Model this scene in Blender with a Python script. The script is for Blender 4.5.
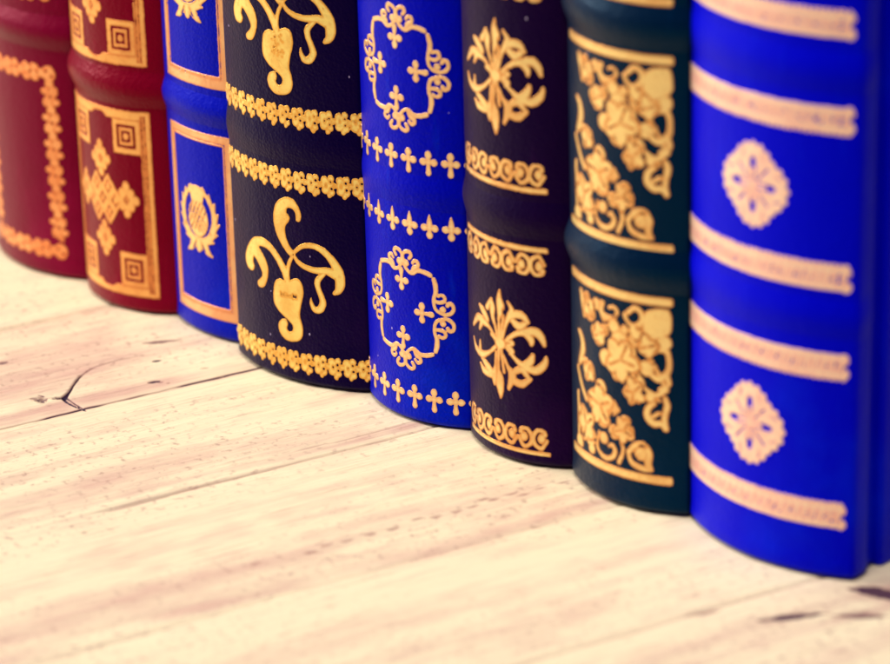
# Row of gilt leather-bound books on a pale plank table, close-up.
import bpy, math, random
import numpy as np
from mathutils import Vector, Matrix

for o in list(bpy.data.objects):
    bpy.data.objects.remove(o, do_unlink=True)
SC = bpy.context.scene
S = 0.45e-3                       # one modelling unit in metres (0.45 mm)
TH = math.radians(-46.2555)       # direction of the row of books on the table
OX, OY = -0.0644176, 0.02862449   # left front corner of the second book

# ---------------------------------------------------------------- camera
cd = bpy.data.cameras.new('camera'); cam = bpy.data.objects.new('camera', cd)
SC.collection.objects.link(cam); SC.camera = cam
cR = Vector((0.99965732, -0.00980606, -0.02427084)); cD = Vector((-0.02617695, -0.37447823, -0.92686613)); cF = Vector((0, 0.92718385, -0.37460659))
cam.matrix_world = Matrix(((cR.x, -cD.x, -cF.x, 0), (cR.y, -cD.y, -cF.y, -0.56165945), (cR.z, -cD.z, -cF.z, 0.22692515), (0, 0, 0, 1)))
cd.sensor_width = 36; cd.sensor_fit = 'HORIZONTAL'; cd.lens = 3500/890*36
cd.clip_start = 0.02; cd.clip_end = 50
cd.dof.use_dof = True; cd.dof.focus_distance = 0.570; cd.dof.aperture_fstop = 15; cd.dof.aperture_blades = 7

# ---------------------------------------------------------------- world, lamps, exposure
W = bpy.data.worlds.new('World'); SC.world = W; W.use_nodes = True
bg = W.node_tree.nodes['Background']; bg.inputs[0].default_value = (0.62, 0.42, 1.0, 1); bg.inputs[1].default_value = 0.09

def area(name, loc, target, sx, sy, power, col):
    l = bpy.data.lights.new(name, 'AREA'); l.shape = 'RECTANGLE'; l.size = sx; l.size_y = sy; l.energy = power; l.color = col
    o = bpy.data.objects.new(name, l); SC.collection.objects.link(o); o.location = loc
    o.rotation_euler = (Vector(target)-Vector(loc)).to_track_quat('-Z', 'Y').to_euler(); return o
area('left_key_light', (-1.30, 0.42, 0.80), (0, 0, 0.03), 0.9, 0.8, 34, (1.0, 0.95, 0.86))  # broad key light from the left, its source out of view
area('overhead_softbox', (-0.10, -0.50, 1.5), (0, -0.05, 0), 0.7, 0.5, 20, (1.0, 0.95, 0.86))
SC.view_settings.view_transform = 'Standard'; SC.view_settings.look = 'None'
SC.view_settings.gamma = 1; SC.view_settings.exposure = 0.0
SC.render.engine = 'CYCLES'

# ---------------------------------------------------------------- node helpers
def mat(name):
    m = bpy.data.materials.new(name); m.use_nodes = True
    return m, m.node_tree, m.node_tree.nodes['Principled BSDF']
def N(nt, t, **kw):
    n = nt.nodes.new(t)
    for k, v in kw.items(): setattr(n, k, v)
    return n
def put(nt, sock, v):
    if hasattr(v, 'is_output'): nt.links.new(v, sock)
    elif isinstance(v, tuple) and len(v) == 3 and sock.type == 'RGBA': sock.default_value = (*v, 1)
    else: sock.default_value = v
def mth(nt, op, a, b=None, c=None, clamp=False):
    n = N(nt, 'ShaderNodeMath', operation=op, use_clamp=clamp); put(nt, n.inputs[0], a)
    if b is not None: put(nt, n.inputs[1], b)
    if c is not None: put(nt, n.inputs[2], c)
    return n.outputs[0]
def mix(nt, f, a, b):
    n = N(nt, 'ShaderNodeMix', data_type='RGBA'); put(nt, n.inputs[0], f); put(nt, n.inputs[6], a); put(nt, n.inputs[7], b); return n.outputs[2]
def coord(nt, scale):
    tc = N(nt, 'ShaderNodeTexCoord'); mp = N(nt, 'ShaderNodeMapping'); nt.links.new(tc.outputs['Object'], mp.inputs[0])
    mp.inputs['Scale'].default_value = scale; return mp.outputs[0]
def noise(nt, vec, scale, detail=3, rough=.55):
    n = N(nt, 'ShaderNodeTexNoise'); nt.links.new(vec, n.inputs['Vector']); n.inputs['Scale'].default_value = scale
    n.inputs['Detail'].default_value = detail; n.inputs['Roughness'].default_value = rough; return n.outputs[0]
def ramp(nt, v, lo, hi, smooth=True):
    n = N(nt, 'ShaderNodeMapRange', interpolation_type='SMOOTHSTEP' if smooth else 'LINEAR'); put(nt, n.inputs[0], v)
    n.inputs[1].default_value = lo; n.inputs[2].default_value = hi; return n.outputs[0]
def bump(nt, h, dist, strength=1.0, normal=None):
    n = N(nt, 'ShaderNodeBump'); put(nt, n.inputs['Height'], h); n.inputs['Distance'].default_value = dist; n.inputs['Strength'].default_value = strength
    if normal is not None: nt.links.new(normal, n.inputs['Normal'])
    return n.outputs[0]

def leather(name, col, worn, rough=.42, spec=.35, dust=.0, grain=.00011, sheen=.0, tint=(.75, .42, .75), f0=(.1, .02, .5)):
    """smooth calf leather: fine grain, soft creases, a few worn paler patches and dust specks"""
    m, nt, b = mat(name)
    g = coord(nt, (1, 1, 1))
    vor = N(nt, 'ShaderNodeTexVoronoi'); nt.links.new(g, vor.inputs['Vector']); vor.inputs['Scale'].default_value = 1900
    n1 = noise(nt, g, 900, 4); n2 = noise(nt, coord(nt, (1, 1, .16)), 420, 3); n3 = noise(nt, g, 60, 4)
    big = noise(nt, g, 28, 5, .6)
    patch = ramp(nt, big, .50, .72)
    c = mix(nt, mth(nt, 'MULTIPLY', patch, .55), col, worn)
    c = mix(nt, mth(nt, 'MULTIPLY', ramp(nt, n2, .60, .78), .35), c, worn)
    if dust:
        v2 = N(nt, 'ShaderNodeTexVoronoi'); nt.links.new(coord(nt, (1, 1, .55)), v2.inputs['Vector']); v2.inputs['Scale'].default_value = 1500
        sp = mth(nt, 'LESS_THAN', v2.outputs['Distance'], .20)
        rnd = N(nt, 'ShaderNodeSeparateColor'); nt.links.new(v2.outputs['Color'], rnd.inputs[0])
        sp = mth(nt, 'MULTIPLY', sp, mth(nt, 'GREATER_THAN', rnd.outputs[0], mth(nt, 'SUBTRACT', 1.0, mth(nt, 'MULTIPLY', ramp(nt, big, .42, .7), dust))))
        c = mix(nt, mth(nt, 'MULTIPLY', sp, .8), c, (.50, .42, .66))
    put(nt, b.inputs['Base Color'], c)
    put(nt, b.inputs['Roughness'], mth(nt, 'ADD', rough-.10, mth(nt, 'MULTIPLY', n3, .22)))
    b.inputs['Specular IOR Level'].default_value = spec
    b.inputs['Specular Tint'].default_value = (*f0, 1)
    b.inputs['Sheen Weight'].default_value = sheen; b.inputs['Sheen Roughness'].default_value = .42; b.inputs['Sheen Tint'].default_value = (*tint, 1)
    h = mth(nt, 'ADD', mth(nt, 'MULTIPLY', vor.outputs['Distance'], .5), mth(nt, 'ADD', mth(nt, 'MULTIPLY', n1, .6), mth(nt, 'MULTIPLY', n2, .8)))
    nb = bump(nt, h, grain); nb = bump(nt, n3, .0004, .35, nb)
    nt.links.new(nb, b.inputs['Normal'])
    return m

def gilt(name, col, edge, metal=.55, rough=.36):
    """gold foil pressed into leather: darker brassy rim painted in for the shade of the pressed outline, mottled centre"""
    m, nt, b = mat(name)
    g = coord(nt, (1, 1, 1))
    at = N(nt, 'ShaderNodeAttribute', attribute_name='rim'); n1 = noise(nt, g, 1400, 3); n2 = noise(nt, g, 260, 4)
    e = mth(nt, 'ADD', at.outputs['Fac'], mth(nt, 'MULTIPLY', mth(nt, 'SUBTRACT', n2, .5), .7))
    c = mix(nt, ramp(nt, e, 1.0, .10), col, edge)  # shade along the tooled outline, put into the foil colour
    c = mix(nt, mth(nt, 'MULTIPLY', ramp(nt, n1, .50, .75), .35), c, edge)
    rub = noise(nt, g, 110, 4); c = mix(nt, mth(nt, 'MULTIPLY', ramp(nt, rub, .48, .66), .55), c, edge)
    put(nt, b.inputs['Base Color'], c); b.inputs['Metallic'].default_value = metal
    put(nt, b.inputs['Roughness'], mth(nt, 'ADD', rough-.1, mth(nt, 'MULTIPLY', n2, .25)))
    nt.links.new(bump(nt, mth(nt, 'ADD', n1, n2), .00013, .9), b.inputs['Normal'])
    return m

# ---------------------------------------------------------------- mesh helpers
def link(name, verts, faces, m, parent=None, smooth=True):
    me = bpy.data.meshes.new(name); me.from_pydata(verts, [], faces); me.update()
    if smooth: me.polygons.foreach_set('use_smooth', [True]*len(me.polygons))
    me.materials.append(m); o = bpy.data.objects.new(name, me); SC.collection.objects.link(o)
    if parent: o.parent = parent
    return o
def tag(o, label, cat, group=None, kind=None):
    o['label'] = label; o['category'] = cat
    if group: o['group'] = group
    if kind: o['kind'] = kind

def smooth_path(p, closed=False, n=6):
    p = np.array(p, float); L = len(p); out = []
    if L < 3 and not closed:
        return np.array([p[0]*(1-t)+p[-1]*t for t in np.linspace(0, 1, n)])
    for i in range(L if closed else L-1):
        if closed: a, b, c, d = p[(i-1) % L], p[i], p[(i+1) % L], p[(i+2) % L]
        else: a, b, c, d = p[max(i-1, 0)], p[i], p[i+1], p[min(i+2, L-1)]
        for t in np.arange(n)/n:
            out.append(.5*((2*b)+(-a+c)*t+(2*a-5*b+4*c-d)*t*t+(-a+3*b-3*c+d)*t**3))
    if not closed: out.append(p[-1])
    return np.array(out)

class Sheet:
    """signed-distance drawing on the unrolled spine; positive inside"""
    def __init__(s, u0, u1, z0, z1, h=.42, seed=1):
        s.us = np.arange(u0, u1+h, h); s.zs = np.arange(z0, z1+h, h); s.h = h
        s.X, s.Y = np.meshgrid(s.us, s.zs); s.f = np.full(s.X.shape, -9.0); s.rng = np.random.RandomState(seed)
    def win(s, x0, x1, y0, y1):
        i0 = max(0, int((y0-s.zs[0])/s.h)-1); i1 = int((y1-s.zs[0])/s.h)+3
        j0 = max(0, int((x0-s.us[0])/s.h)-1); j1 = int((x1-s.us[0])/s.h)+3
        return slice(i0, max(i1, i0)), slice(j0, max(j1, j0))
    def put(s, w, d, sg):
        if d.size: s.f[w] = np.maximum(s.f[w], d) if sg > 0 else np.minimum(s.f[w], -d)
    def ell(s, x, y, rx, ry=None, sg=1, rot=0):
        ry = ry or rx; R = max(rx, ry)+1; w = s.win(x-R, x+R, y-R, y+R); a = s.X[w]-x; b = s.Y[w]-y
        c, q = math.cos(rot), math.sin(rot); a, b = a*c+b*q, -a*q+b*c
        k = np.sqrt((a/rx)**2+(b/ry)**2); s.put(w, (1-k)*min(rx, ry), sg); return s
    def stroke(s, pts, sg=1, sm=True):
        p = smooth_path(pts) if sm else np.array(pts, float); R = p[:, 2].max()+1
        w = s.win(p[:, 0].min()-R, p[:, 0].max()+R, p[:, 1].min()-R, p[:, 1].max()+R); X, Y = s.X[w], s.Y[w]
        if not X.size: return s
        best = np.full(X.shape, -9.0)
        for a, b in zip(p[:-1], p[1:]):
            d = b-a; L = d[0]**2+d[1]**2+1e-9; t = np.clip(((X-a[0])*d[0]+(Y-a[1])*d[1])/L, 0, 1)
            best = np.maximum(best, a[2]+t*d[2]-np.hypot(X-a[0]-t*d[0], Y-a[1]-t*d[1]))
        s.put(w, best, sg); return s
    def poly(s, pts, sg=1, sm=True):
        p = smooth_path(pts, True, 4) if sm else np.array(pts, float)
        w = s.win(p[:, 0].min()-1, p[:, 0].max()+1, p[:, 1].min()-1, p[:, 1].max()+1); X, Y = s.X[w], s.Y[w]
        if not X.size: return s
        dist = np.full(X.shape, 99.0); ins = np.zeros(X.shape, bool)
        for a, b in zip(p, np.roll(p, -1, 0)):
            d = b-a; L = d@d+1e-9; t = np.clip(((X-a[0])*d[0]+(Y-a[1])*d[1])/L, 0, 1)
            dist = np.minimum(dist, np.hypot(X-a[0]-t*d[0], Y-a[1]-t*d[1]))
            if a[1] != b[1]:
                ins ^= ((a[1] > Y) != (b[1] > Y)) & (X < (b[0]-a[0])*(Y-a[1])/(b[1]-a[1])+a[0])
        s.put(w, np.where(ins, dist, -dist), sg); return s
    def rect(s, x0, x1, y0, y1, sg=1, r=.3):
        w = s.win(x0-1, x1+1, y0-1, y1+1); qx = np.abs(s.X[w]-(x0+x1)/2)-(x1-x0)/2+r; qy = np.abs(s.Y[w]-(y0+y1)/2)-(y1-y0)/2+r
        s.put(w, r-np.hypot(np.maximum(qx, 0), np.maximum(qy, 0))-np.minimum(np.maximum(qx, qy), 0), sg); return s
    def add(s, items, fn=None, grow=0.0, dk=1.0, petals=0):
        for k, sg, p in items:
            if fn: p = [fn(q) for q in p]
            if k == 's': s.stroke([(q[0], q[1], q[2]+grow) for q in p], sg)
            elif k == 'p': s.poly(p, sg)
            else:
                if petals and sg > 0: s.ell(*p[0][:2], p[0][2]*dk+petals, p[0][3]*dk+petals, -1)
                s.ell(*p[0][:2], p[0][2]*(dk if sg > 0 else 1), p[0][3]*(dk if sg > 0 else 1), sg)
        return s
    def build(s, name, m, r, parent, wear=.16, lift=.14):
        """marching squares over the drawing, wrapped on a cylinder of radius r, with a skirt down to the leather"""
        f = s.f.copy(); rg = s.rng
        def vn(cell):
            ny, nx = int(f.shape[0]/cell)+3, int(f.shape[1]/cell)+3; g = rg.rand(ny, nx)
            yi = np.arange(f.shape[0])/cell; xi = np.arange(f.shape[1])/cell; y0 = yi.astype(int); x0 = xi.astype(int)
            ty = (yi-y0)[:, None]; tx = (xi-x0)[None, :]
            return (g[y0][:, x0]*(1-ty)*(1-tx)+g[y0+1][:, x0]*ty*(1-tx)+g[y0][:, x0+1]*(1-ty)*tx+g[y0+1][:, x0+1]*ty*tx)-.5
        f += wear*1.5*vn(2.1)+wear*1.0*vn(5.0)
        hole = vn(1.6)+vn(1.6); f = np.where(hole > .80, np.minimum(f, (.80-hole)*3), f)
        f[0, :] = f[-1, :] = -1; f[:, 0] = f[:, -1] = -1
        f = np.where(np.abs(f) < 1e-4, 1e-4, f); ins = f > 0
        ny, nx = f.shape; verts, rim, idx = [], [], {}
        def corner(i, j):
            k = (i, j)
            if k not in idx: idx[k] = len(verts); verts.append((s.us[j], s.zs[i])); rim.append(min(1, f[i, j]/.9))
            return idx[k]
        def edge(i, j, i2, j2):
            k = (i, j, i2, j2) if (i, j) < (i2, j2) else (i2, j2, i, j)
            if k not in idx:
                a, b = f[i, j], f[i2, j2]; t = min(.95, max(.05, a/(a-b))); idx[k] = len(verts)
                verts.append((s.us[j]*(1-t)+s.us[j2]*t, s.zs[i]*(1-t)+s.zs[i2]*t)); rim.append(0)
            return idx[k]
        cnt = ins[:-1, :-1].astype(int)+ins[1:, :-1]+ins[:-1, 1:]+ins[1:, 1:]
        faces = []; border = []
        for i, j in zip(*np.nonzero(cnt)):
            cs = [(i, j), (i, j+1), (i+1, j+1), (i+1, j)]
            if cnt[i, j] == 4: faces.append([corner(*c) for c in cs]); continue
            loop = []; isedge = []
            for a in range(4):
                c0, c1 = cs[a], cs[(a+1) % 4]
                if ins[c0]: loop.append(corner(*c0)); isedge.append(False)
                if ins[c0] != ins[c1]: loop.append(edge(*c0, *c1)); isedge.append(True)
            faces.append(loop); n = len(loop)
            for a in range(n):
                if isedge[a] and isedge[(a+1) % n]: border.append((loop[a], loop[(a+1) % n]))
        V = np.array(verts); R = r+lift; ph = V[:, 0]/r
        P = np.stack([R*np.sin(ph), -R*np.cos(ph), V[:, 1]], 1)
        low = {}; extra = []
        for a, b in border:
            for q in (a, b):
                if q not in low: low[q] = len(P)+len(extra); k = (r-.15)/R; extra.append((P[q][0]*k, P[q][1]*k, P[q][2]))
            faces.append([b, a, low[a], low[b]])
        if extra: P = np.vstack([P, extra])
        o = link(name, (P*S).tolist(), faces, m, parent)
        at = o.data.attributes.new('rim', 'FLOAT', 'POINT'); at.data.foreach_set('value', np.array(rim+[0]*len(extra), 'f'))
        return o
def levels(s, name, m, r, parent, dz, n=1, wear=.16):
    """the same tooling in each compartment, impressed anew: slightly shifted and differently worn"""
    for k in range(n+1):
        o = s.build(name, m, r, parent, wear=wear*(1+.35*(k == 1)))
        if k: o.location = (0, 0, (dz*k+(.3, -.25)[k % 2])*S); o.rotation_euler.z = (.0, .006)[k % 2]

# ---------------------------------------------------------------- traced ornament outlines (unrolled spine units)
FLOURISH=[
 ('p',1,[(15.8,64.9),(14.2,64.8),(14.1,67.4),(12.7,69.1),(10.4,69.0),(9.9,67.2),(11.2,65.9),(10.9,64.2),(9.0,61.6),(9.0,58.4),(10.4,54.7),(12.7,51.9),(10.7,50.4),(7.6,53.2),(4.9,57.1),(3.4,61.6),(3.5,66.2),(5.4,70.5),(9.4,73.1),(13.1,73.0),(15.4,70.5),(16.5,67.2)]),
 ('p',1,[(-11.0,39.1),(-14.4,39.7),(-15.7,43.3),(-13.9,47.8),(-9.9,52.3),(-5.0,54.2),(-0.6,53.8),(2.8,51.8),(5.7,49.2),(8.4,45.9),(9.8,43.6),(10.0,39.7),(8.0,39.2),(6.2,43.1),(3.4,47.3),(0.0,50.1),(-3.7,50.7),(-5.8,50.1),(-4.9,48.8),(-2.1,45.9),(-0.9,42.3),(-1.7,38.2),(-3.9,34.6),(-7.0,34.0),(-7.6,35.9),(-5.1,38.2),(-4.5,40.0),(-5.8,42.3),(-7.8,44.4),(-9.4,45.2),(-10.1,43.0),(-9.4,41.3)]),
 ('s',1,[(11.9,51.3,0.64),(15.7,54.8,0.89),(20.4,56.1,1.08),(24.8,54.9,1.28),(28.3,51.8,1.53),(30.8,47.5,1.98),(31.5,43.1,1.98),(30.8,40.1,1.47),(29.1,38.6,0.77)]),
 ('s',1,[(11.9,51.8,0.7),(14.3,48.7,0.89),(17.9,47.1,1.08),(22.1,46.6,1.21),(26.1,47.0,1.44),(29.4,46.1,1.91)]),
 ('s',1,[(25.1,45.6,0.8),(22.5,42.9,1.15),(22.5,40.0,1.08),(23.7,36.9,1.15),(24.3,34.0,1.34),(22.8,31.4,1.4),(20.7,31.2,1.15),(19.5,33.3,0.77),(19.3,35.4,0.26)]),
 ('s',1,[(12.8,52.0,0.64),(10.3,47.9,0.77),(9.2,44.1,0.89),(9.0,39.1,1.08)]),
 ('p',1,[(2.6,38.5),(5.2,40.2),(8.4,39.9),(12.8,42.0),(15.4,40.8),(16.1,37.6),(15.7,34.7),(14.5,30.5),(14.1,27.1),(15.0,24.0),(15.2,20.7),(13.9,17.9),(11.2,16.5),(7.1,16.3),(4.3,18.3),(3.4,21.1),(4.6,23.7),(7.2,24.7),(8.2,23.1),(7.6,21.1),(8.6,19.9),(10.3,20.7),(10.6,22.8),(8.4,24.6),(4.4,26.9),(1.9,29.6),(1.4,32.8),(1.8,35.8)]),
]
SCROLL_SIDE=[
 ('s',1,[(15.8,57.1,0.59),(16.4,54.7,0.69),(16.4,52.2,0.59),(15.6,49.7,0.44),(15.8,46.8,0.39),(17.1,45.0,0.39),(19.7,44.1,0.39)]),
 ('s',1,[(15.9,48.8,0.3),(18.1,48.6,0.49),(19.7,49.3,0.44),(19.8,50.8,0.44),(18.6,51.5,0.39),(17.3,50.9,0.35)]),
 ('s',1,[(19.7,43.9,0.35),(22.0,44.8,0.49),(23.1,46.4,0.49),(22.7,48.2,0.49),(21.3,48.6,0.44),(20.8,47.7,0.54)]),
 ('d',1,[(19.0,46.0,0.99,0.99)]),
]
SCROLL_TOP=[
 ('s',1,[(14.5,58.5,0.59),(11.8,59.3,0.64),(9.1,59.3,0.54),(6.8,57.8,0.44),(4.6,58.6,0.39),(3.0,60.4,0.39)]),
 ('s',1,[(6.8,58.6,0.35),(7.7,60.1,0.64),(9.3,61.0,0.49),(9.4,62.3,0.49),(8.1,62.9,0.39),(7.1,61.9,0.35)]),
 ('s',1,[(2.8,61.6,0.54),(2.7,64.2,0.35),(4.2,65.6,0.44),(5.9,65.7,0.44),(6.5,64.5,0.49),(5.6,63.3,0.39)]),
 ('d',1,[(4.1,61.2,1.08,1.08)]),
]
SPRAY=[
 ('s',1,[(0.5,63.5,0.21),(0.3,60.6,1.04),(0.8,58.0,1.6),(0.7,55.7,1.25),(-0.1,52.4,0.42),(0.1,44.3,0.56)]),
 ('s',1,[(2.2,54.4,0.35),(1.4,50.1,0.42),(0.6,44.5,0.49)]),
 ('s',1,[(0.1,23.0,0.21),(0.1,25.9,1.18),(-0.2,28.5,1.74),(-0.1,31.0,1.39),(-0.7,34.5,0.42),(-0.1,42.9,0.56)]),
 ('s',1,[(2.0,33.3,0.42),(1.4,37.2,0.42),(0.7,43.1,0.49)]),
 ('d',1,[(0.4,43.7,2.37,2.09)]),
 ('s',1,[(-0.7,44.8,0.42),(-1.8,49.2,0.42),(-3.2,52.9,0.77),(-3.3,56.2,1.18),(-3.8,59.1,0.35)]),
 ('s',1,[(1.5,46.1,0.42),(3.0,51.2,0.56),(4.8,55.0,0.9),(5.9,57.6,0.84),(4.1,60.2,0.21)]),
 ('s',1,[(-1.6,44.9,0.42),(-4.9,48.0,0.49),(-8.2,49.2,1.18),(-12.7,49.5,1.25),(-17.0,45.2,0.42)]),
 ('s',1,[(-6.4,50.9,1.04),(-8.8,53.2,1.18),(-11.3,54.7,0.35)]),
 ('s',1,[(-10.0,48.6,1.04),(-11.5,45.6,0.35)]),
 ('s',1,[(-6.2,55.4,0.9),(-4.2,59.0,0.35)]),
 ('s',1,[(4.0,53.8,0.7),(7.0,56.1,1.25),(10.3,56.1,1.18),(12.4,54.1,0.56)]),
 ('s',1,[(6.2,53.6,0.84),(8.8,52.1,1.25),(11.7,53.7,0.56)]),
 ('s',1,[(3.2,45.5,0.49),(7.2,48.8,0.77),(11.2,50.2,1.18),(15.0,50.9,1.46),(17.3,49.1,1.18),(18.3,46.3,0.49)]),
 ('s',1,[(11.9,49.7,1.25),(13.4,47.9,1.04),(13.6,46.0,0.49)]),
 ('s',1,[(3.8,45.6,0.49),(6.0,45.1,0.7),(3.8,43.6,0.42)]),
 ('s',1,[(3.2,43.1,0.49),(6.7,39.8,0.56),(9.9,37.7,1.04),(12.8,39.3,1.32),(14.0,41.9,0.63)]),
 ('s',1,[(11.0,37.0,1.04),(15.1,36.5,1.39),(18.0,38.9,1.18),(18.9,41.7,0.42)]),
 ('s',1,[(3.8,43.8,0.49),(5.9,42.0,0.7),(4.7,40.8,0.28)]),
 ('s',1,[(-2.1,41.7,0.49),(-5.7,38.5,0.63),(-10.3,36.4,1.18),(-14.6,37.1,0.9),(-16.9,40.4,0.28)]),
 ('s',1,[(-11.5,37.9,0.7),(-11.4,41.0,0.28)]),
 ('s',1,[(-3.9,45.9,0.56),(-1.6,44.5,0.49)]),
 ('s',1,[(-1.7,39.7,0.42),(-2.2,34.8,0.42),(-2.9,30.5,1.18),(-2.8,27.4,0.35)]),
 ('s',1,[(-3.4,31.0,1.04),(-7.0,33.3,1.18),(-10.3,34.9,0.42)]),
 ('s',1,[(-4.9,30.2,0.9),(-8.9,30.6,1.04),(-11.4,32.5,0.28)]),
 ('s',1,[(1.8,39.3,0.42),(3.8,35.8,0.49),(5.7,32.8,1.39),(4.0,27.6,0.49)]),
 ('s',1,[(6.5,30.9,1.11),(9.8,30.6,1.18),(13.0,32.9,0.56)]),
 ('s',1,[(6.5,34.4,0.84),(9.6,36.0,1.04),(12.2,33.4,0.63)]),
 ('d',-1,[(9.3,54.2,0.63,0.63)]),
 ('d',-1,[(9.1,33.5,0.63,0.63)]),
 ('d',-1,[(2.2,55.7,0.42,0.97)]),
]
LEAFY=[
 ('p',1,[(14.0,73.1),(22.5,74.9),(22.8,66.1),(14.1,65.2)]),
 ('d',1,[(4.1,61.0,2.92,2.92)]),
 ('d',1,[(-1.9,53.1,2.64,2.64)]),
 ('d',1,[(4.1,49.4,3.06,3.06)]),
 ('d',1,[(8.8,54.2,2.92,2.92)]),
 ('d',1,[(6.3,57.6,3.83,3.83)]),
 ('d',1,[(-7.2,61.3,2.09,2.09)]),
 ('d',1,[(-2.9,62.8,1.95,1.95)]),
 ('d',1,[(-5.3,58.7,1.95,1.95)]),
 ('d',1,[(-12.5,71.8,1.81,1.81)]),
 ('d',1,[(-10.3,66.8,2.5,2.5)]),
 ('d',1,[(-6.8,71.3,1.81,1.81)]),
 ('d',1,[(-15.1,71.2,1.25,1.25)]),
 ('s',1,[(-16.5,72.7,1.04),(-13.9,65.1,1.04)]),
 ('s',1,[(-3.2,72.7,0.63),(-4.2,69.5,0.9),(-2.0,67.9,0.97),(1.4,68.4,0.7),(3.4,70.9,0.56),(1.8,72.3,0.49),(-0.2,71.8,0.49)]),
 ('s',1,[(7.8,71.9,0.77),(10.3,74.0,0.83),(12.7,72.8,0.9),(13.0,70.0,0.9),(10.6,67.3,1.04),(7.8,68.3,0.56),(6.4,70.9,0.7)]),
 ('d',1,[(1.7,65.6,2.09,2.09)]),
 ('d',1,[(6.3,65.4,1.39,1.39)]),
 ('s',1,[(-4.2,72.8,0.56),(-2.9,66.6,0.56),(6.3,64.4,0.63),(10.2,61.3,0.7),(16.5,55.9,0.63),(21.6,46.1,0.56)]),
 ('d',1,[(10.6,65.3,2.23,2.23)]),
 ('s',1,[(14.0,64.3,1.04),(20.4,65.5,0.77)]),
 ('d',1,[(15.9,61.7,3.06,3.06)]),
 ('d',1,[(21.0,63.0,2.23,2.23)]),
 ('s',1,[(16.5,59.8,0.83),(21.0,60.4,0.9),(22.5,57.9,0.9),(22.2,52.7,1.04),(19.1,49.7,1.18),(16.5,50.7,0.83)]),
 ('d',1,[(14.6,53.0,2.37,2.37)]),
 ('d',1,[(13.9,60.7,2.37,2.37)]),
 ('s',1,[(21.6,51.3,1.18),(22.5,48.1,0.77),(19.7,45.9,0.83)]),
 ('d',1,[(10.5,49.3,1.81,1.81)]),
 ('s',1,[(10.5,52.3,0.56),(11.2,45.8,0.7)]),
 ('d',1,[(7.8,43.2,2.09,2.09)]),
 ('d',1,[(11.3,47.1,2.37,2.37)]),
 ('d',1,[(11.2,42.1,2.09,2.09)]),
 ('d',1,[(9.8,39.8,0.7,0.7)]),
 ('s',1,[(13.2,46.3,0.56),(17.8,43.7,0.83),(21.6,46.2,1.04)]),
 ('d',1,[(15.9,42.8,1.53,1.53)]),
 ('s',1,[(19.1,41.9,0.7),(15.5,39.1,1.04),(14.9,35.7,1.18),(17.1,33.4,1.18),(20.0,33.5,1.04),(21.6,31.7,0.83),(21.0,35.6,0.97),(21.9,40.3,1.04),(21.3,42.8,0.9)]),
 ('s',1,[(19.1,37.3,0.63),(16.5,35.5,0.63)]),
 ('s',1,[(-18.7,57.7,0.49),(-16.1,55.7,1.18),(-15.5,51.9,1.53),(-17.8,46.4,1.18)]),
 ('s',1,[(-17.0,48.0,1.04),(-11.7,48.0,1.18),(-9.5,46.1,1.25),(-10.7,43.0,1.04)]),
 ('d',1,[(-10.4,44.4,2.37,2.37)]),
 ('s',1,[(-19.6,43.8,0.9),(-16.5,38.3,0.9),(-13.2,34.2,0.83)]),
 ('d',1,[(-4.7,41.4,2.37,2.37)]),
 ('d',1,[(-8.6,35.8,3.2,3.2)]),
 ('d',1,[(0.3,35.6,2.64,2.64)]),
 ('d',1,[(-3.7,30.4,2.92,2.92)]),
 ('d',1,[(-6.0,33.3,3.48,3.48)]),
 ('d',1,[(-16.0,28.1,2.78,2.78)]),
 ('d',1,[(3.1,35.4,0.97,0.97)]),
 ('d',1,[(-14.1,23.1,3.2,3.2)]),
 ('d',1,[(-11.0,21.5,3.06,3.06)]),
 ('d',1,[(-18.6,16.5,2.37,2.37)]),
 ('s',1,[(-19.8,34.3,0.83),(-19.3,22.4,0.83),(-19.5,14.8,0.7)]),
 ('d',1,[(-9.9,17.0,1.67,1.67)]),
 ('d',1,[(6.3,31.4,2.23,2.23)]),
 ('d',1,[(7.6,28.7,2.09,2.09)]),
 ('d',1,[(1.8,26.9,2.23,2.23)]),
 ('d',1,[(9.0,27.6,0.7,0.7)]),
 ('s',1,[(3.8,26.3,0.9),(5.5,21.4,0.63),(3.7,16.2,0.77)]),
 ('d',1,[(-3.3,23.2,1.81,1.81)]),
 ('s',1,[(-5.7,24.7,0.42),(-6.7,19.0,0.56),(-3.4,16.1,0.77),(0.5,17.0,0.83),(2.0,19.7,0.83),(0.7,21.7,0.63),(-1.1,20.5,0.42)]),
 ('s',1,[(7.9,21.3,0.83),(10.1,23.8,1.04),(13.2,24.7,1.25),(15.5,22.2,1.18),(15.1,18.4,1.18),(16.1,16.3,0.83)]),
 ('s',1,[(7.5,21.2,0.7),(9.0,17.5,0.9),(13.1,16.0,0.97),(16.4,16.0,0.56)]),
 ('d',1,[(12.5,21.3,2.09,2.09)]),
 ('d',-1,[(1.1,70.7,0.63,0.97)]),
 ('d',-1,[(-11.4,69.2,0.49,0.49)]),
]

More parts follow.
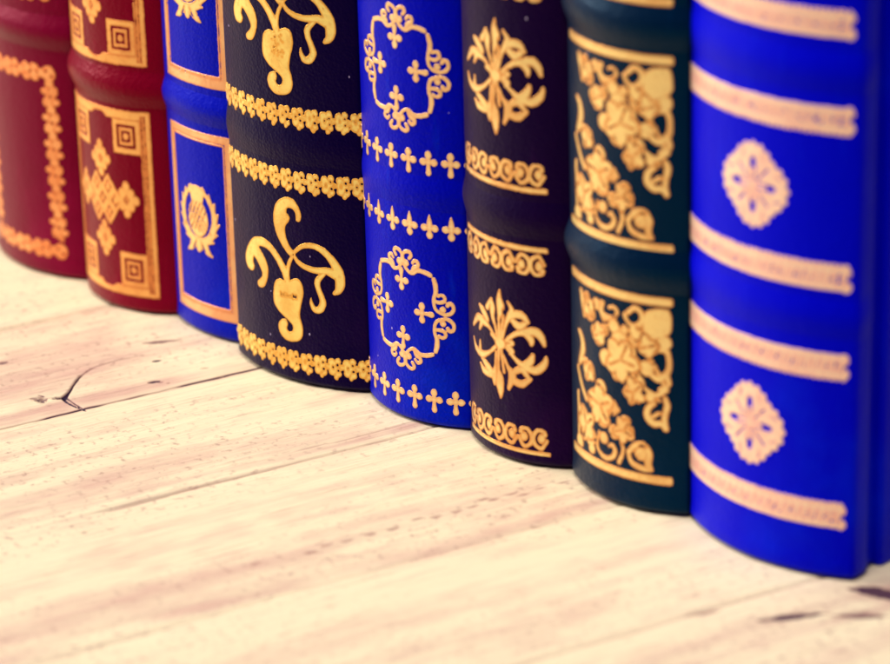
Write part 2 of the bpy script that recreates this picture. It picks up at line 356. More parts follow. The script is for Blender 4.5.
# ---------------------------------------------------------------- the plank table
def make_table():
    def axis(knots):
        out = []
        for a, b, st in knots: out += list(np.arange(a, b, st))
        out.append(knots[-1][1]); return np.array(out)
    A = axis([(-900, -60, 14), (-60, 20, 1.6), (20, 78, .8), (78, 124, .36), (124, 300, .8), (300, 445, 1.1), (445, 1400, 14)])
    B = axis([(-900, -170, 8), (-170, -90, 1.8), (-90, -70, .9), (-70, -5, .42), (-5, 10, .9), (10, 125, 1.4), (125, 900, 8)])
    joints = [-810, -720, -630, -540, -450, -360, -270, -155, -65, 27.5, 117.3, 202.2, 294.5, 377.3, 468, 556, 648, 740, 830, 920, 1010, 1100, 1190, 1280]
    A = np.unique(np.round(np.concatenate([A]+[np.array([j-4, j-2, j-1, j-.4, j, j+.4, j+1, j+2, j+4]) for j in joints if not 0 < j < 445]), 2))
    X, Y = np.meshgrid(A, B); rg = np.random.RandomState(5)
    def vnoise(x, y, seed):
        r2 = np.random.RandomState(seed); g = r2.rand(64, 64); xi = np.floor(x).astype(int); yi = np.floor(y).astype(int)
        tx = x-xi; ty = y-yi; tx = tx*tx*(3-2*tx); ty = ty*ty*(3-2*ty); a = lambda i, j: g[(yi+i) % 64, (xi+j) % 64]
        return (a(0, 0)*(1-tx)+a(0, 1)*tx)*(1-ty)+(a(1, 0)*(1-tx)+a(1, 1)*tx)*ty
    Z = np.zeros_like(X); dark = np.zeros_like(X); warm = np.zeros_like(X)
    wob = (vnoise(Y/23, X*0, 3)-.5)*1.3+(vnoise(Y/6, X*0, 4)-.5)*.5
    for k, j in enumerate(joints):
        d = np.abs(X-j-wob*(.8 if k % 2 else 1)); wd = .55+.5*vnoise(Y/14, X*0, 30+k)
        if k == 12: wd = wd+.7
        if k in (10, 11, 13): wd = wd*(.55, .62, .8)[(10, 11, 13).index(k)]
        if k == 9: wd = wd*.5
        dep = {10: .5, 11: .06+.60*ramp_np(Y, -98, -80), 12: .35, 13: .6}.get(k, 1.0)
        Z -= dep*(1.4*np.exp(-(d/wd)**2)+.25*np.exp(-(d/3.0)**2))
        amt = ramp_np(vnoise(Y/11, X*0, 60+k), .35, .80)
        if k == 12: amt = amt*.25
        if k == 9: amt = amt*.45
        if k in (11, 13): amt = amt*.4*ramp_np(Y, -110, 10)
        dark = np.maximum(dark, np.exp(-(d/(.62+.35*amt))**2)*(.14+.72*amt)*(dep*(2.0 if k == 11 else 1) if k in (11, 12) else 1))
    # grain relief: long fibres along the plank
    pl = np.searchsorted(joints, X)
    Z += (vnoise(X/1.7+pl*7, Y/34+pl*3, 7)-.5)*.20+(vnoise(X/5+pl*5, Y/60, 8)-.5)*.35+(vnoise(X/.9, Y/9, 9)-.5)*.10
    def seg(pts, sm=True):
        p = smooth_path(pts) if sm else np.array(pts, float); best = np.full(X.shape, -9.0); R = p[:, 2].max()+2
        jj = (A > p[:, 0].min()-R) & (A < p[:, 0].max()+R); ii = (B > p[:, 1].min()-R) & (B < p[:, 1].max()+R)
        w = np.ix_(ii, jj); x, y = X[w], Y[w]; bb = np.full(x.shape, -9.0)
        for a, b in zip(p[:-1], p[1:]):
            d = b-a; L = d[0]**2+d[1]**2+1e-9; t = np.clip(((x-a[0])*d[0]+(y-a[1])*d[1])/L, 0, 1)
            bb = np.maximum(bb, a[2]+t*d[2]-np.hypot(x-a[0]-t*d[0], y-a[1]-t*d[1]))
        return w, bb
    def crack(pts, depth, stain):
        w, bb = seg(pts); k = np.clip(bb/.32+.8, 0, 1); Z[w] -= depth*.5*k; dark[w] = np.maximum(dark[w], stain*k)
    crack([(102.6, -60.5, .2), (103.3, -58.4, .7), (103.4, -56.8, 1.25), (101.4, -54.6, .75), (98.6, -52, .5), (95, -49.2, .38), (90, -45, .42), (87.4, -42.3, .3)], 1.8, 1.0)
    crack([(87.4, -42.3, .32), (82.9, -34.7, .22), (81.4, -24.9, .16), (82.3, -15.1, .02), (86, -8, -.1)], .8, .65)
    crack([(103.4, -57, 1.0), (106.5, -57.4, .45), (110, -56.9, .5), (114.5, -56.0, .35), (119.2, -54.8, .2)], 1.6, 1.0)
    crack([(104.5, -55.9, .5), (108.5, -55.6, .22), (112.5, -55.2, .3), (116, -54.9, .1)], 1.0, .8)
    for q in range(34): crack([(100.5+rg.normal(0, 1.5), -65+rg.normal(0, 1.5), .1), (100.5+rg.normal(0, 1.2), -64.6+rg.normal(0, 1.3), .28)], .5, rg.uniform(.3, .75))
    for q in range(16): crack([(102.5+rg.normal(0, 1.0), -58.5+rg.normal(0, 1.4), .1), (102.9+rg.normal(0, .8), -58+rg.normal(0, 1.2), .25)], .5, rg.uniform(.4, .8))
    for x, y, r1, q in [(89.8, -12.1, 1.0, .8), (108, -22, 1.3, .75), (109.5, -20, .6, .6), (106.4, 0, .8, .4), (59.4, -62.2, 1.1, .7), (100.6, -64.8, 1.3, .6), (98, -66.5, .7, .5), (117.5, 2.4, .8, .5), (112, -18, .3, .5)]:
        crack([(x-.1, y-r1*1.3, r1*.5), (x, y, r1*.8), (x+.2, y+r1*1.6, r1*.3)], .8, q)
    crack([(71.2, -9, .1), (73.5, -4, 1.5), (76.1, 4, .1)], .4, .6)
    crack([(203.6, -88, .1), (203.2, -76, .7), (203.0, -62, .2)], .5, .5)
    crack([(193, -12, .1), (194.2, 10, .3), (194.4, 26, .6), (193.8, 40, .2)], .4, .35)
    for x, y in [(268.4, 7.2), (268.4, 15.3), (264.9, 28.1), (267.6, 31.3), (266.4, 38.6), (269.7, 41.6), (267.9, 49.2), (268.4, 58.3), (269, -27.5), (268.5, -18.4), (269, -9.8), (268, -61.5), (270.5, -42.2), (269, -35), (267, 1), (268, 22)]:
        crack([(x, y-2.0, .3), (x+rg.uniform(-.6, .6), y, .9), (x, y+2.2, .3)], .35, .42)
    crack([(392.5, 55, .3), (395.7, 64.5, 1.9), (399.8, 76, .3)], .6, .75)
    crack([(402.5, 77, .3), (407, 84, 2.2), (412, 91, .3)], .5, .6)
    crack([(377, 38, .3), (378.4, 44, 1.4), (379.6, 49, .3)], .5, .5)
    crack([(389, 92, .3), (395, 98, 3.6), (403, 101, 2.5)], .5, .7)
    # splintered rough seam by the far end
    for i in range(70):
        y = rg.uniform(-52, 0); x = 30+rg.normal(0, 1.8)+.06*(y+25); crack([(x, y, .1), (x+rg.uniform(-.7, .7), y+rg.uniform(1, 3), .3), (x+rg.uniform(-.7, .7), y+rg.uniform(4, 7), .1)], rg.uniform(.1, .5), rg.uniform(.05, .22))
    for i in range(200):       # pores and small nicks
        x = rg.uniform(30, 430); y = rg.uniform(-140, 80); L = rg.uniform(1, 5)
        crack([(x, y, .05), (x+rg.uniform(-.2, .2), y+L/2, rg.uniform(.15, .4)), (x, y+L, .05)], .15, rg.uniform(.04, .20))
    for a0, b0, ra, rb, q in ((396, 66, 3.0, 15, .26), (406, 85, 3.6, 13, .24), (397, 100, 6, 11, .34), (388, 90, 4, 10, .14)):   # soft dark patches on the wood by the last book
        dark = np.maximum(dark, q*np.exp(-((X-a0-(Y-b0)*.12)/ra)**2-((Y-b0)/rb)**2)*(.7+.6*vnoise(X/2, Y/5, 21)))
    for k in (11, 13):
        d = np.abs(X-joints[k]-wob); lo = ramp_np(Y, -98, -75) if k == 11 else ramp_np(Y, -60, 30)
        dark = np.maximum(dark, .34*np.exp(-(d/.75)**2)*lo)
    # broad warm bands that belong to the wood (heartwood streaks)
    def band(a0, w, amt, y0=-400, y1=400):
        nonlocal warm
        c = a0+(vnoise(Y/55, X*0, int(a0))-.5)*6; warm = np.maximum(warm, amt*np.exp(-((X-c)/w)**2)*ramp_np(vnoise(Y/40, X*0, int(a0)+9), -.3, .6))
    band(289, 4.5, .85); band(268, 10, .5); band(180, 9, .45); band(160, 5, .35); band(143, 3, .3); band(60, 8, .3); band(112, 6, .7); band(96, 14, .5); band(355, 10, .45); band(330, 8, .3); band(404, 14, .5); band(196, 3, .6); band(240, 12, .3); band(75, 30, .75); band(40, 12, .35); band(425, 20, .45); band(284, 10, .35); band(186, 16, .25)
    warm = np.clip(warm+(vnoise(X/3.2+pl*9, Y/70, 12)-.5)*.26+(vnoise(X/9+pl*9, Y/45, 13)-.5)*.35+(vnoise(X/1.2+pl*9, Y/25, 14)-.5)*.2+(vnoise(X/6, Y/9, 15)-.5)*.30+(vnoise(X/1.6, Y/3.6, 16)-.5)*.14+(vnoise(X/3, Y/8, 17)-.5)*.16, 0, 1)
    Z = np.minimum(Z-Z[(X > 40) & (X < 420)].max(), 0)
    nA, nB = len(A), len(B); P = np.stack([X, Y, Z], 2).reshape(-1, 3)
    q = (np.arange(nB-1)[:, None]*nA+np.arange(nA-1)[None, :]).ravel(); F = np.stack([q, q+1, q+nA+1, q+nA], 1).tolist()
    # slab sides and underside
    ring = list(range(nA))+[nA*k+nA-1 for k in range(1, nB)]+[nA*(nB-1)+k for k in range(nA-2, -1, -1)]+[nA*k for k in range(nB-2, 0, -1)]
    base = len(P); low = P[ring].copy(); low[:, 2] = -55; P = np.vstack([P, low]); n = len(ring)
    for k in range(n): F.append([ring[k], base+k, base+(k+1) % n, ring[(k+1) % n]])
    F.append([base+k for k in range(n)][::-1])
    m, nt, b = mat('pale_weathered_planks')
    aD = N(nt, 'ShaderNodeAttribute', attribute_name='dark').outputs['Fac']; aW = N(nt, 'ShaderNodeAttribute', attribute_name='warm').outputs['Fac']
    g = coord(nt, (1, .06, 1)); g2 = coord(nt, (1, .25, 1)); gi = coord(nt, (1, 1, 1))
    f1 = noise(nt, g, 1700, 5, .65); f2 = noise(nt, g, 260, 5, .6); f3 = noise(nt, g2, 70, 4, .6); sp = noise(nt, gi, 700, 3, .6)
    w = mth(nt, 'ADD', aW, mth(nt, 'MULTIPLY', mth(nt, 'SUBTRACT', f2, .5), .9)); w = mth(nt, 'ADD', w, mth(nt, 'MULTIPLY', mth(nt, 'SUBTRACT', f3, .5), .6), clamp=True)
    c = mix(nt, ramp(nt, w, .0, .95, False), WOOD_PALE, WOOD_WARM)
    c = mix(nt, mth(nt, 'MULTIPLY', ramp(nt, f1, .54, .78), .42), c, WOOD_FIBRE)
    c = mix(nt, mth(nt, 'MULTIPLY', ramp(nt, sp, .54, .72), mth(nt, 'MULTIPLY', ramp(nt, noise(nt, g2, 45, 3), .38, .60), .6)), c, WOOD_FIBRE)
    c = mix(nt, mth(nt, 'MULTIPLY', aD, 1.5, clamp=True), c, mix(nt, ramp(nt, aD, .25, .85), (.34, .15, .13), (.022, .006, .034)))
    put(nt, b.inputs['Base Color'], c); b.inputs['Roughness'].default_value = .62; b.inputs['Specular IOR Level'].default_value = .3
    nt.links.new(bump(nt, mth(nt, 'ADD', f1, mth(nt, 'MULTIPLY', f2, .8)), .00022, 1.0), b.inputs['Normal'])
    o = link('plank_tabletop', (P*S).tolist(), F, m)
    for nm, arr in (('dark', dark), ('warm', warm)):
        v = np.concatenate([arr.ravel(), np.zeros(n)]).astype('f'); at = o.data.attributes.new(nm, 'FLOAT', 'POINT'); at.data.foreach_set('value', v)
    ph = math.atan(.255)
    o.location = (OX, OY, 0); o.rotation_euler = (0, 0, TH-ph)
    tag(o, 'pale weathered wooden plank tabletop with cracks and knots under the row of books', 'table')
def ramp_np(x, a, b):
    t = np.clip((x-a)/(b-a), 0, 1); return t*t*(3-2*t)
WOOD_PALE = (.80, .68, .46); WOOD_WARM = (.60, .385, .30); WOOD_FIBRE = (.34, .18, .15)
make_table()

# ---------------------------------------------------------------- books
paper, ntp, bp = mat('aged_page_edges')
gp = coord(ntp, (1, 1, 1)); put(ntp, bp.inputs['Base Color'], mix(ntp, noise(ntp, coord(ntp, (1, .02, .02)), 2600, 2), (.55, .42, .22), (.80, .68, .45))); bp.inputs['Roughness'].default_value = .8
GROUP = 'leather-bound books standing in a row'

def book(cx, cn, r, xl, xr, H, m, label, ribs, rib_w, rib_h, seed):
    """spine is an arc of radius r about (cx, cn); returns the Empty root and the spine object"""
    root = bpy.data.objects.new('leather_book', None); SC.collection.objects.link(root)
    e = Vector((math.cos(TH), math.sin(TH))); nn = Vector((math.sin(TH), -math.cos(TH)))
    p = Vector((OX, OY))+e*cx*S+nn*cn*S; root.location = (p.x, p.y, 0); root.rotation_euler = (0, 0, TH)
    root.empty_display_size = .02; tag(root, label, 'book', GROUP)
    rho = 2.2; xl -= cx; xr -= cx
    pl_ = math.asin((xl+rho)/(r-rho)); pr = math.asin((xr-rho)/(r-rho))
    prof = []      # (x, y, nx, ny); outline seen from above, from left groove round the spine to right groove
    def shoulder(phi, sg):
        c = ((r-rho)*math.sin(phi), -(r-rho)*math.cos(phi)); out = []
        for t in np.linspace(phi, sg*math.pi/2, 9)[1:]: out.append((c[0]+rho*math.sin(t), c[1]-rho*math.cos(t), math.sin(t), -math.cos(t)))
        x, y = out[-1][:2]
        for dx, dy, a in ((0, 3, 0), (-.3, 5, 12), (-1.3, 7, 30), (-2.5, 9, 25), (-3.0, 11, 0), (-3.0, 16, 0)):
            out.append((x+sg*dx, y+dy, sg*math.cos(math.radians(a)), math.sin(math.radians(a))))
        return out
    L = shoulder(pl_, -1); Rr = shoulder(pr, 1)
    for t in np.linspace(pl_, pr, 90): prof.append((r*math.sin(t), -r*math.cos(t), math.sin(t), -math.cos(t)))
    prof = L[::-1]+prof+Rr; n = len(prof)
    rg = np.random.RandomState(seed)
    zs = [0, .25, .7, 1.4, 2.4]+list(np.arange(6, H-6, 4))+[H-2.4, H-1.4, H-.7, H-.25, H]; off = {0: -2.4, .25: -1.5, .7: -.6, 1.4: .08, 2.4: .30}
    V, F = [], []
    for z in zs:
        o_ = off.get(z, off.get(round(H-z, 3), 0))+ (0 if z < 6 else .03*math.sin(z*.05+seed))
        for x, y, a, b2 in prof: V.append(((x+a*o_)*S, (y+b2*o_)*S, z*S))
    for i in range(len(zs)-1):
        for j in range(n): F.append([i*n+j, i*n+(j+1) % n, (i+1)*n+(j+1) % n, (i+1)*n+j])
    F.append(list(range(n))[::-1]); F.append([(len(zs)-1)*n+j for j in range(n)])
    sp = link('spine', V, F, m, root)
    # raised bands
    for zc in ribs:
        V, F = [], []; ks = np.linspace(-1, 1, 25)
        wv = rg.uniform(-.4, .4, 3)
        arc = prof[len(L)-8-6:len(prof)-len(Rr)+6+8]
        for k in ks:
            for j, (x, y, a, b2) in enumerate(arc):
                q = rib_h*(math.cos(k*math.pi/2)**1.3)-.12*(abs(k) > .99)
                fade = min(1, (j+.0)/5, (len(arc)-1-j)/5); q = q*fade-.3*(1-fade)
                t = j/len(arc)*6
                V.append(((x+a*q)*S, (y+b2*q)*S, (zc+rib_w/2*k+.25*math.sin(t+wv[0]*9)+wv[1])*S))
        na = len(arc)
        for i in range(len(ks)-1):
            for j in range(na-1): F.append([i*na+j, i*na+j+1, (i+1)*na+j+1, (i+1)*na+j])
        link('raised_band', V, F, m, sp)
    # boards and pages
    yb = -(r-rho)*math.cos(pl_)+0; depth = 330
    for sg, x, phi in ((-1, xl, pl_), (1, xr, pr)):
        y0 = -(r-rho)*math.cos(phi)+12.5; V, F = [], []; th = 6.0
        pts = [(x-sg*th, y0), (x-sg*2, y0), (x-sg*.9, y0+.4), (x-sg*.35, y0+1.3), (x-sg*.2, y0+2.6), (x-sg*.2, depth-2.5), (x-sg*.9, depth-.6), (x-sg*2.4, depth), (x-sg*(th-1.5), depth), (x-sg*th, depth-1.5)]
        for z, k in ((0, .8), (.6, .25), (1.6, 0), (H-1.6, 0), (H-.6, .25), (H, .8)):
            for a, b2 in pts:
                mx = x-sg*th/2; V.append(((a+(mx-a)*k*.22)*S, (b2+k*(1 if b2 < 50 else -1))*S, z*S))
        n2 = len(pts)
        for i in range(5):
            for j in range(n2):
                f = [i*n2+j, i*n2+(j+1) % n2, (i+1)*n2+(j+1) % n2, (i+1)*n2+j]; F.append(f if sg < 0 else f[::-1])
        a = list(range(n2)); F.append(a[::-1] if sg < 0 else a); a = [5*n2+j for j in range(n2)]; F.append(a if sg < 0 else a[::-1])
        link('cover_board', V, F, m, root)
    y1 = max(-(r-rho)*math.cos(pl_), -(r-rho)*math.cos(pr))+16.4; V = []
    x0, x1 = xl+6.3, xr-6.3
    V, F = [], []; pts = [(x0, y1), (x1, y1), (x1, depth-8)]+[(x1+(x0-x1)*t, depth-8-5*math.sin(math.pi*t)) for t in np.linspace(.1, .9, 9)]+[(x0, depth-8)]
    for z in (5, H-5): V += [(a*S, b2*S, z*S) for a, b2 in pts]
    n3 = len(pts); F = [[j, (j+1) % n3, n3+(j+1) % n3, n3+j] for j in range(n3)]+[list(range(n3))[::-1], [n3+j for j in range(n3)]]
    link('page_block', V, F, paper, root, smooth=False)
    return root, sp

def rib_list(first, pitch, n=5): return [first+pitch*k for k in range(n)]

# -- far left: crimson with garland frame
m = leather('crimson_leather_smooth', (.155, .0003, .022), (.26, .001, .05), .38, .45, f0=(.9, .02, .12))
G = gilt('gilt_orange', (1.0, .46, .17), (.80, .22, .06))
_, sp = book(-30.3, -48.0, 55.0, -60.0, -.8, 590, m, 'dark red leather book at the far left end, spine framed by leafy gilt garland', rib_list(103, 108), 15, 2.4, 1)
s = Sheet(-27, 27, 4, 94, seed=11)
def garland(s, x0, y0, x1, y1):
    L = math.hypot(x1-x0, y1-y0); n = max(2, round(L/11.5)); ux, uy = (x1-x0)/L, (y1-y0)/L; st = L/n
    at = lambda a, b, w: (x0+ux*a-uy*b, y0+uy*a+ux*b, w)
    for k in range(n):
        c = st*(k+.5)
        s.stroke([at(c-5.2, -1.2, .9), at(c-2.4, 1.0, 1.6), at(c, 0, 2.0), at(c+2.4, -1.0, 1.6), at(c+5.2, 1.2, .9)])
        s.stroke([at(c-1, 0, 1.2), at(c-1.5, 2.4, 1.0), at(c-3.4, 2.6, .8), at(c-3.6, 1.2, .6)])
        s.stroke([at(c+1, 0, 1.2), at(c+1.5, -2.4, 1.0), at(c+3.4, -2.6, .8), at(c+3.6, -1.2, .6)])
        s.ell(*at(c+2.2, 2.3, 0)[:2], 2.1, 1.5); s.ell(*at(c-2.2, -2.3, 0)[:2], 2.1, 1.5); s.ell(*at(c+5.5, 0, 0)[:2], 2.0)
        s.ell(*at(c, 0, 0)[:2], .6, .6, -1); s.ell(*at(c+3.5, .4, 0)[:2], .4, .4, -1)
garland(s, -16, 11.3, 16, 11.3); garland(s, -16, 86, 16, 86); garland(s, 19.6, 16, 19.6, 82); garland(s, -19.6, 16, -19.6, 82)
for a in (-19.6, 19.6):
    for b in (11.3, 86): s.ell(a, b, 3.2, 3.4); s.ell(a-1.2, b+1, .5, .5, -1); s.ell(a+1.3, b-1, .5, .5, -1)
levels(s, 'gilt_garland', G, 55, sp, 108, 1, .16)

# -- second: red with geometric frame
m = leather('red_leather', (.165, .0003, .013), (.25, .0015, .03), .34, .45, f0=(.9, .02, .08))
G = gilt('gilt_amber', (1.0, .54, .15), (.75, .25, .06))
_, sp = book(27.1, -30.8, 40.5, -.4, 55.3, 560, m, 'red leather book with gilt corner squares and crossed blossoms, bulging bands, beside a blue spine', rib_list(92.6, 95), 15, 2.3, 2)
s = Sheet(-27, 27, 4, 86, seed=12)
s.rect(-24, 24, 6.6, 83.2); s.rect(-19.6, 19.6, 10.6, 79.4, -1)
for q in (20.4, 21.6):
    s.rect(q-.16, q+.16, 8.5, 81.3, -1, .1); s.rect(-q-.16, -q+.16, 8.5, 81.3, -1, .1)
for sx in (-1, 1):
    for sz in (-1, 1):
        z = 45+sz*27.6; x = sx*13.4
        s.rect(min(sx*7.2, sx*19.8), max(sx*7.2, sx*19.8), min(45+sz*20.4, 45+sz*34.6), max(45+sz*20.4, 45+sz*34.6))
        s.ell(sx*11.4, 45.3, 8.4, 12.4, -1); s.ell(sx*.8, z, 5.8, 8.6, -1)
        s.rect(x-4.1, x+4.1, z-4.6, z+4.6, -1); s.rect(x-3.2, x+3.2, z-3.7, z+3.7); s.rect(x-1.9, x+1.9, z-2.2, z+2.2, -1); s.ell(x, z, 1.3, 1.5)
def blossom(s, x, z, k=1):
    for a in range(4): s.ell(x+2.9*k*math.cos(a*math.pi/2), z+3.9*k*math.sin(a*math.pi/2), 1.25*k, 1.5*k)
    s.ell(x, z, 2.6*k, 3.3*k)
    for a in range(4): s.ell(x+2.0*k*math.cos(a*math.pi/2+.78), z+2.7*k*math.sin(a*math.pi/2+.78), 1.2*k, 1.5*k)
    s.stroke([(x-.9, z, .16), (x, z+1.5, .16), (x+.9, z, .16), (x, z-1.5, .16), (x-.9, z, .16)], -1, False)
for x, z in ((-.6, 61.5), (-.6, 28.5), (12.0, 46.5), (-13.2, 46.5)): blossom(s, x, z, 1.42)
for i in range(-1, 2):
    for j in range(-1, 2):
        if abs(i)+abs(j) == 2 and i == j: continue
        x = -.6+(i-j)*3.5; z = 45.3+(i+j)*5.2
        s.stroke([(x-2.9, z, .9), (x, z+4.3, .9), (x+2.9, z, .9), (x, z-4.3, .9), (x-2.9, z, .9)], 1, False); s.ell(x, z, 1.1, 1.7)
levels(s, 'gilt_corner_square_frame', G, 40.5, sp, 95, 1, .16)

# -- third: blue with double frame and thistle emblem
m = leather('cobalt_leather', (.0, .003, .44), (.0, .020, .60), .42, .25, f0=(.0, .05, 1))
G = gilt('gilt_peach', (1.0, .60, .27), (.85, .34, .14)); G2 = gilt('gilt_yellow_emblem', (1.0, .74, .28), (.85, .42, .14))
_, sp = book(79.0, -51.1, 55.7, 55.7, 101.3, 555, m, 'blue leather book with double-line gilt frame and oval thistle emblem, between red and black spines', rib_list(92.4, 93.5), 13, 1.5, 3)
s = Sheet(-22, 20, 5, 86, seed=13)
s.rect(-18.7, 17.4, 8.2, 83.0); s.rect(-15.2, 13.4, 13.3, 79.0, -1)
s.rect(-16.1, -15.8, 12.3, 79.9, -1, .1); s.rect(14.0, 14.35, 12.3, 79.9, -1, .1); s.rect(-16.1, 14.35, 12.2, 12.5, -1, .1); s.rect(-16.1, 14.35, 79.7, 80.0, -1, .1)
levels(s, 'gilt_frame', G, 55.7, sp, 93.5, 1, .10)
s = Sheet(-16, 14, 29, 65, seed=14)
ux, uz = -1.6, 48.2
s.ell(ux, uz, 10.6, 12.2); s.ell(ux, uz+1.0, 7.9, 9.6, -1)
s.ell(ux, uz-.6, 5.9, 7.6); s.poly([(ux-5.0, 60), (ux-3.2, 54), (ux+3.2, 54), (ux+5.0, 60), (ux, 61)], 1, False)
for k in range(-2, 3): s.stroke([(ux-4+k*2.2, 43, .17), (ux+2+k*2.2, 54.0, .17)], -1, False)
for k in range(-1, 3): s.stroke([(ux+3+k*2.0, 42.5, .11), (ux-4+k*2.0, 52.0, .11)], -1, False)
for sg in (-1, 1):
    for a in np.linspace(-1.25, 1.1, 8): s.stroke([(ux+sg*9.6*math.cos(a), uz+11.2*math.sin(a), 1.3), (ux+sg*11.6*math.cos(a+.16), uz+13.0*math.sin(a+.16), .3)], 1, False)
    s.stroke([(ux+sg*2, 37.5, 1.8), (ux+sg*5.2, 34.6, 1.3), (ux+sg*7.2, 33.4, .4)], 1, False)
    s.stroke([(ux+sg*3.2, 35.0, .4), (ux+sg*1.4, 38.2, .15)], -1, False)
s.ell(ux, 35.6, 1.5, 1.9)
levels(s, 'gilt_thistle_emblem', G2, 55.7, sp, 93.5, 1, .16)

# -- fourth: black with flourish and rosette borders
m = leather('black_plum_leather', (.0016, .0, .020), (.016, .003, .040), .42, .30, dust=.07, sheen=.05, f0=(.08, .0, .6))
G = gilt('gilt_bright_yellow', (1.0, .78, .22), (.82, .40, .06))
_, sp = book(128.9, -51.5, 65.4, 101.8, 167.5, 570, m, 'black leather book with large curling gilt flower flourish and rosette chains, standing slightly forward', rib_list(93.2, 96), 14, .75, 4)
for lv in range(2):
    s = Sheet(-18, 36, 14, 76, seed=15+lv); s.add(FLOURISH)
    rg = np.random.RandomState(40+lv)
    if lv == 0:
        for k, x in enumerate(np.arange(5.6, 13.4, .8)): s.stroke([(x, 33.6+rg.uniform(-.5, .5), .16), (x+rg.uniform(-.3, .3), 34.9+rg.uniform(-.5, .5), .16)], -1, False)
    else:
        for k in range(26): s.ell(rg.normal(9.3, 1.5), rg.uniform(30, 39), .2, .2, -1)
    o = s.build('gilt_flourish', G, 65.4, sp, wear=.10); o.location.z = 96*S*lv
def rosette(s, x, z, fl, rg):
    j = lambda a: a+rg.uniform(-.15, .15)
    s.ell(x-.5, z, 2.3, 2.6); s.ell(x-1.4, j(z+1.9*fl), 1.5, 1.7); s.ell(x-1.2, j(z-2.0*fl), 1.5, 1.6)
    s.ell(x+1.0, j(z+2.5), 1.3, 1.4); s.ell(x+1.2, j(z-2.6), 1.3, 1.4); s.ell(x+.3, z-3.8*fl, .9, 1.2); s.ell(x+2.3, z, 1.0, 1.3); s.ell(x+.8, z, 1.7, 2.0)
    s.stroke([(x-3.4, z+.2, .7), (x+3.4, z-.2, .7)], 1, False)
    s.ell(x+.9, j(z+1.2), .45, .5, -1); s.ell(x+1.1, j(z-1.3), .45, .5, -1); s.ell(x-.9, j(z+.1), .25, .4, -1); s.ell(x+2.3, j(z+.1), .3, .3, -1)
for zc, fl, reps in ((9.2, 1, 1), (80.5, 1, 2)):
    s = Sheet(-32, 45, zc-6, zc+6, seed=int(zc)); rg = np.random.RandomState(int(zc)+3)
    for k in range(-6, 7): rosette(s, 10.6+k*5.9, zc, fl, rg)
    levels(s, 'gilt_rosette_border', G, 65.4, sp, 96, 1, .22)

# -- fifth: royal blue with crosses and round scroll medallion
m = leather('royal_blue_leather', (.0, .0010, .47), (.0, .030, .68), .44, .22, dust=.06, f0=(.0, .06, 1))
G = gilt('gilt_cream_yellow', (1.0, .76, .37), (.9, .50, .22))
_, sp = book(193.1, -36.3, 45.3, 167.9, 219.9, 560, m, 'bright blue leather book with rows of small gilt crosses and a round scrolled medallion', rib_list(88.5, 90.5), 13, .55, 5)
s = Sheet(-24, 30, 16, 71, seed=17)
uc, zc = 2.7, 43.3
for mz in (1, -1):
    f0 = lambda q, mz=mz: (q[0], zc+mz*(q[1]-zc), *q[2:])
    s.add(SCROLL_SIDE, f0, .24, 1.2)
    s.add(SCROLL_SIDE, lambda q, mz=mz: (2*uc-q[0], zc+mz*(q[1]-zc), *q[2:]), .24, 1.2)
    s.add(SCROLL_TOP, f0, .24, 1.2); s.add(SCROLL_TOP, lambda q, mz=mz: (2*uc-.6-q[0], zc+mz*(q[1]-zc), *q[2:]), .24, 1.2)
def cross(s, x, z, dx=0, dz=-1, k=1.0, taper=0):
    for ax, az in ((1, 0), (-1, 0), (0, 1), (0, -1)):
        w = [(x, z, .6*k)]
        if (ax, az) == (dx, dz) and not taper: p = [(2.0, .75), (4.0, 1.15), (4.3, 1.0)]
        elif (ax, az) == (dx, dz): p = [(1.2, 1.15), (3.0, .85), (4.9, .25)]
        else:
            e = 1.0 if ax else 1.25; p = [(1.3*e, .85), (2.1*e, 1.35), (2.4*e, 1.2), (3.2*e, .25)]
        s.stroke([(x, z, .6*k)]+[(x+ax*q*k, z+az*q*k, w_*k) for q, w_ in p], 1, False)
    s.ell(x, z, 1.1*k)
cross(s, 1.6, 54.2, 0, 1, .95); cross(s, 1.6, 32.6, 0, -1, .95); cross(s, 10.6, 43.4, 1, 0, .95); cross(s, -6.6, 43.2, -1, 0, .95)
levels(s, 'gilt_scroll_medallion', G, 45.3, sp, 90.5, 1, .10)
for zc_, dz, tp in ((10.1, -1, 0), (77.0, 1, 1)):
    s = Sheet(-34, 36, zc_-8, zc_+8, seed=int(zc_)+1)
    for k in range(-6, 2): cross(s, 23.0+k*8.35, zc_+.6*(1 if dz < 0 else -1), 0, dz, .98, tp)
    levels(s, 'gilt_cross_row', G, 45.3, sp, 90.5, 1, .08)

